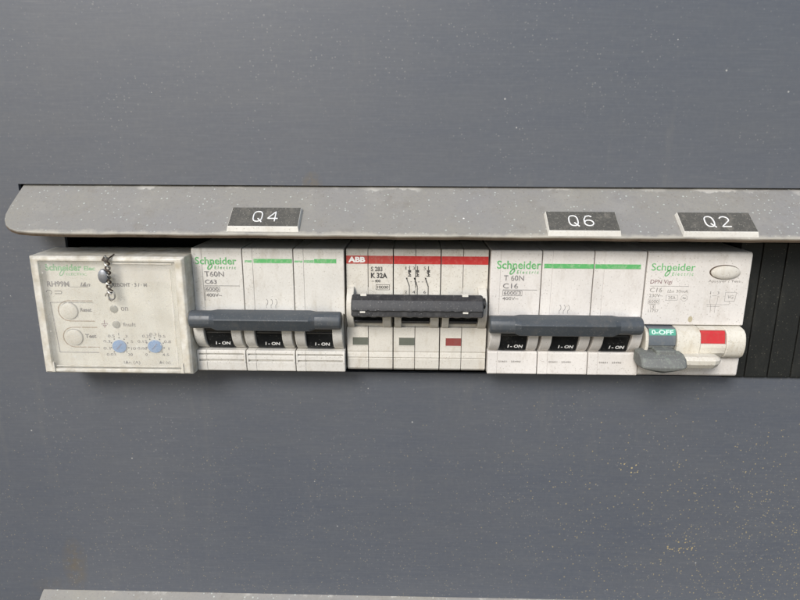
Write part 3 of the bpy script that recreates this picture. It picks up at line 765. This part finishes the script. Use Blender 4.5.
# ------------------------------------------------------------------ relay under its clear cover
def relay():
    t = thing("earth_leakage_relay", "cream relay with two blue dials under a hazy clear cover, leftmost device", "relay", (-53.7, 0, -24.3))
    x0, x1, H = -53.7, 0.0, 14.4
    g = G(); g.extr([(-14, 17.0), (.3, 17.0), (.3, 17.7), (H-.4, 17.3), (H, 17.0), (H, -22.4), (H-.4, -22.8), (.3, -23.1), (.3, -22.4), (-14, -22.4)], x0+1.6, x1-1.5)
    body = g.build("housing", M['relay_body'], t, bevel=.25)
    g = G(); g.box(-26.6, -6.0, H-.1, H+.02, 9.3, 16.0); g.build("paper_label", M['paper'], body)
    # raised button field
    def outline(pts, wd, g, h, closed=False):
        Q = pts + ([pts[0]] if closed else [])
        for p, q in zip(Q, Q[1:]): g.line(*p, *q, wd, h, .12)
    g = G(); outline([(-34.5, 1.6), (-49.6, 1.6), (-48.6, -16.9), (-34.5, -16.9)], .25, g, H); g.build("button_field_line", M['faint_ink'], body)
    for (cx, cz, lab) in ((-43.2, -1.5, "Reset"), (-42.6, -11.2, "Test")):
        g = G(); P = [(cx+4.0*math.cos(R(q)), cz+3.7*math.sin(R(q))) for q in range(90, 271, 15)]
        pts = [(cx+8.6, cz+3.7)] + P + [(cx+8.6, cz-3.7)]
        outline(pts, .32, g, H); g.build("button_surround", M['rust_line'], body)
        g = G(); g.disc(cx, cz, 3.0, 2.9, H-.1, H+.5, 32, dome=.3); g.build("button", M['ivory'], t, smooth=True)
        g = G(); g.disc(cx, cz, 3.25, 3.15, H-.1, H+.08, 32); g.build("button_gap", M['faint_ink'], body)
        g = G(); g.text(lab, cx+3.9, cx+7.9, cz-.3, cz+1.2, flat(H), bold=.035); g.build("lettering", M['relay_ink'], body)
    for cx, cz, lab, lx in ((-27.2, -.6, "on", 2.6), (-27.0, -6.3, "fault", 4.6)):
        g = G(); g.disc(cx, cz, 1.35, 1.35, H-.1, H+.3, 24, dome=.2); g.build("indicator_lamp", M['lamp_grey'], t, smooth=True)
        g = G(); g.text(lab, cx+2.4, cx+2.4+lx, cz-.7, cz+.7, flat(H), bold=.015); g.build("lettering", M['relay_ink'], body)
    g = G()
    g.line(-31.2, -4.8, -31.2, -6.3, .3, H); g.line(-32.4, -6.2, -30.0, -6.2, .35, H); g.line(-31.9, -6.8, -30.5, -6.8, .3, H); g.line(-31.5, -7.3, -30.9, -7.3, .3, H)
    g.build("earth_symbol", M['dark_red_ink'], body)
    vals = (["0.03", "0.1", "0.3", "0.5", "1", "3", "5", "10", "30"], ["0", "0.06", "0.15", "0.25", "0.31", "0.5", "0.8", "1", "4.5"])
    for d, (cx, cz) in enumerate(((-26.6, -14.4), (-13.8, -14.3))):
        g = G(); g.disc(cx, cz, 2.5, 2.3, H-.1, H+.6, 28, dome=.1)
        dl = g.build("dial", M['dial'], t, smooth=True)
        g = G(); g.line(cx-.9, cz-1.0, cx+1.0, cz+1.1, .45, H+.7, .1); g.build("slot", M['dial_slot'], dl)
        g = G(); g2 = G()
        for i in range(9):
            aa = R(225-270*i/8); c_, s_ = math.cos(aa), math.sin(aa)
            g2.disc(cx+3.2*c_, cz+3.1*s_, .28, .28, H, H+.03, 8)
            w_ = .14 if vals[d][i] == "1" else .42*len(vals[d][i]); px, pz = cx+4.9*c_, cz+4.5*s_
            g.text(vals[d][i], px-w_, px+w_, pz-.5, pz+.5, flat(H), bold=.01)
        g.build("scale_figures", M['relay_ink'], body); g2.build("scale_dots", M['black_ink'], body)
    g = G(); g.text("I∆n (A)", -25.8, -19.9, -21.4, -19.9, flat(H), bold=.01); g.text("∆t (s)", -13.0, -8.9, -21.2, -19.8, flat(H), bold=.01)
    g.build("unit_print", M['relay_ink'], t)
    g = G()
    g.text("REBOHT · 3 / · M", -27.0, -14.6, 7.4, 8.8, flat(H), bold=.04)
    g.text("RH99M", -49.9, -42.0, 7.2, 9.2, flat(H), bold=.03)
    g.line(-42.0, 7.2, -35.5, 7.2, .15, H); g.text("I∆n", -38.2, -34.6, 7.4, 8.9, flat(H), bold=.03, shear=.3)
    g.build("type_print", M['relay_ink'], t); g = G()
    # coil symbol
    P = [(-49.6+1.0*math.cos(R(q)), 5.2+.8*math.sin(R(q))) for q in range(-60, 181, 30)]
    for p, q in zip(P, P[1:]): g.line(*p, *q, .25, H)
    g.line(-47.6, 5.7, -45.4, 5.7, .25, H); g.line(-47.6, 4.7, -45.4, 4.7, .25, H); g.line(-45.4, 5.7, -45.0, 5.2, .25, H); g.line(-45.4, 4.7, -45.0, 5.2, .25, H)
    g.build("coil_symbol", M['relay_ink'], t)
    g = G(); g.hh = H
    g.text("Schneider", -49.9, -37.0, 12.9, 15.3, flat(H), bold=.035); g.text("Elec", -36.2, -32.2, 13.1, 14.6, flat(H), bold=.03)
    g.text("ELECTRIC", -42.6, -35.4, 11.3, 12.2, flat(H)); leaf_mark(g, -45.0, 11.2, 1.7, 2.0)
    g.build("maker_name", M['green'], t)
    # cover shell: front sheet, and a milky rim with tapered walls
    F = 17.2; th = 1.0
    def shell(bx0, bx1, bz0, bz1, fx0, fx1, fz0, fz1, hb, hf, g):
        A = [g.v(x, hb, z) for x, z in ((bx0, bz0), (bx1, bz0), (bx1, bz1), (bx0, bz1))]
        B = [g.v(x, hf, z) for x, z in ((fx0, fz0), (fx1, fz0), (fx1, fz1), (fx0, fz1))]
        return A, B
    g = G()
    # outer and inner walls of the rim, open at the front where the sheet sits
    A, B = shell(-54.0, .35, -24.3, 18.9, -53.6, 0.0, -24.0, 18.5, .1, F-.9, g)
    A2, B2 = shell(-54.0+th, .35-th, -24.3+th, 18.9-th, -53.6+th, -th, -24.0+th, 18.5-th, .1, F-.9, g)
    C1 = [g.v(x, F, z) for x, z in ((-52.7, -23.3), (-.9, -23.3), (-.9, 17.7), (-52.7, 17.7))]
    C2 = [g.v(x, F, z) for x, z in ((-50.4, -22.2), (-3.3, -22.2), (-3.3, 16.9), (-50.4, 16.9))]
    C3 = [g.v(x, F-1.2, z) for x, z in ((-50.4, -22.2), (-3.3, -22.2), (-3.3, 16.9), (-50.4, 16.9))]
    for i in range(4):
        j = (i+1) % 4
        g.bm.faces.new((A[i], A[j], B[j], B[i])); g.bm.faces.new((B[i], B[j], C1[j], C1[i])); g.bm.faces.new((C1[i], C1[j], C2[j], C2[i]))
        g.bm.faces.new((C2[i], C2[j], C3[j], C3[i])); g.bm.faces.new((C3[i], C3[j], B2[j], B2[i])); g.bm.faces.new((B2[i], B2[j], A2[j], A2[i])); g.bm.faces.new((A[i], A[j], A2[j], A2[i]))
    cv = g.build("cover_rim", M['cover_rim'], t, bevel=.25)
    g = G(); g.box(-50.35, -3.35, F-.95, F-.15, -22.15, 16.85); g.build("clear_sheet", M['cover'], t)
    # moulded step line across the sheet, and lugs at the lower corners
    g = G(); g.box(-25.0, -4.3, F-.2, F-.02, 16.0, 16.3); g.box(-5.3, -4.9, F-.2, F-.02, -20.9, 14.3); g.box(-48.8, -4.9, F-.2, F-.02, -21.2, -20.9)
    g.build("cover_moulding", M['cover_rim'], cv)
    for x in (-50.6, -4.2):
        g = G(); g.face_extr([(x, -23.4), (x+1.3, -23.4), (x+1.15, -19.6), (x+.7, -19.6)], F-.5, F+.35); g.build("cover_lug", M['ivory'], cv, bevel=.2)
    # loose seal wire with its lead
    s = thing("lead_seal", "small lead seal on twisted wire hanging over the clear cover", "seal", (-26.8, 17.5, 4))
    g = G(); zz = [18.9 - .28*i for i in range(48)]
    for ph, m_ in ((0, 'wire'), (math.pi, 'rust')):
        g = G(); g.tube([(-26.2+.014*i*1.0+.75*math.sin(i*.55+ph)+.3*math.sin(i*.13), F+1.15+.5*math.cos(i*.55+ph), z) for i, z in enumerate(zz)], .32, 7)
        g.build("twisted_wire", M[m_], s, smooth=True)
    g = G(); g.tube([(-25.5+1.15*math.sin(R(q)), F+1.0, 5.2+1.5*math.cos(R(q))) for q in range(0, 360, 24)], .3, 7, True)
    g.tube([(-26.6, F+1, 6.4), (-27.4, F+1.1, 5.6), (-27.7, F+1.1, 4.9)], .24, 6)
    g.tube([(-25.0, F+1, 3.9), (-25.9, F+1.1, 3.2), (-26.8, F+1.1, 4.0)], .24, 6)
    g.build("wire_loop", M['wire'], s, smooth=True)
    g = G(); g.tube([(-26.9, F+.2, 18.6), (-27.2, F+1.4, 17.6), (-25.8, F+1.6, 17.1), (-25.0, F+.9, 18.2), (-24.6, F-2, 19.0)], .27, 6)
    g.build("wire_knot", M['rust'], s, smooth=True)
    g = G(); n = 26
    for k in (0,):
        rings = []
        for f_, hh in ((.55, F+.35), (.92, F+.7), (1, F+1.3), (.9, F+2.0), (.5, F+2.4)):
            rings.append([g.v(-27.4+1.75*f_*math.cos(2*math.pi*i/n), hh, 12.0+2.55*f_*math.sin(2*math.pi*i/n)) for i in range(n)])
        g.bm.faces.new(rings[0]); g.bm.faces.new(list(reversed(rings[-1])))
        for a, b in zip(rings, rings[1:]):
            for i in range(n): g.bm.faces.new((a[i], b[i], b[(i+1) % n], a[(i+1) % n]))
    g.build("lead_disc", M['lead'], s, smooth=True)
M['rust_line'] = ink("rusty_outline", (0.30, 0.22, 0.14), .6)
M['paper'] = plastic('paper_label', (0.72, 0.69, 0.62), (0.5, 0.44, 0.34), .3, .6)
M['relay_ink'] = ink('dark_relay_ink', (0.09, 0.085, 0.09), .25)
M['relay_body'] = plastic('relay_body_plastic', (0.70, 0.675, 0.59), (0.42, 0.35, 0.24), .45, .4)
M['lamp_grey'] = plastic("grey_lamp_lens", (0.26, 0.26, 0.22), (0.4, 0.38, 0.32), .4, .3)
M['dial_slot'] = ink("dial_slot_blue", (0.05, 0.12, 0.28), .1)
relay()
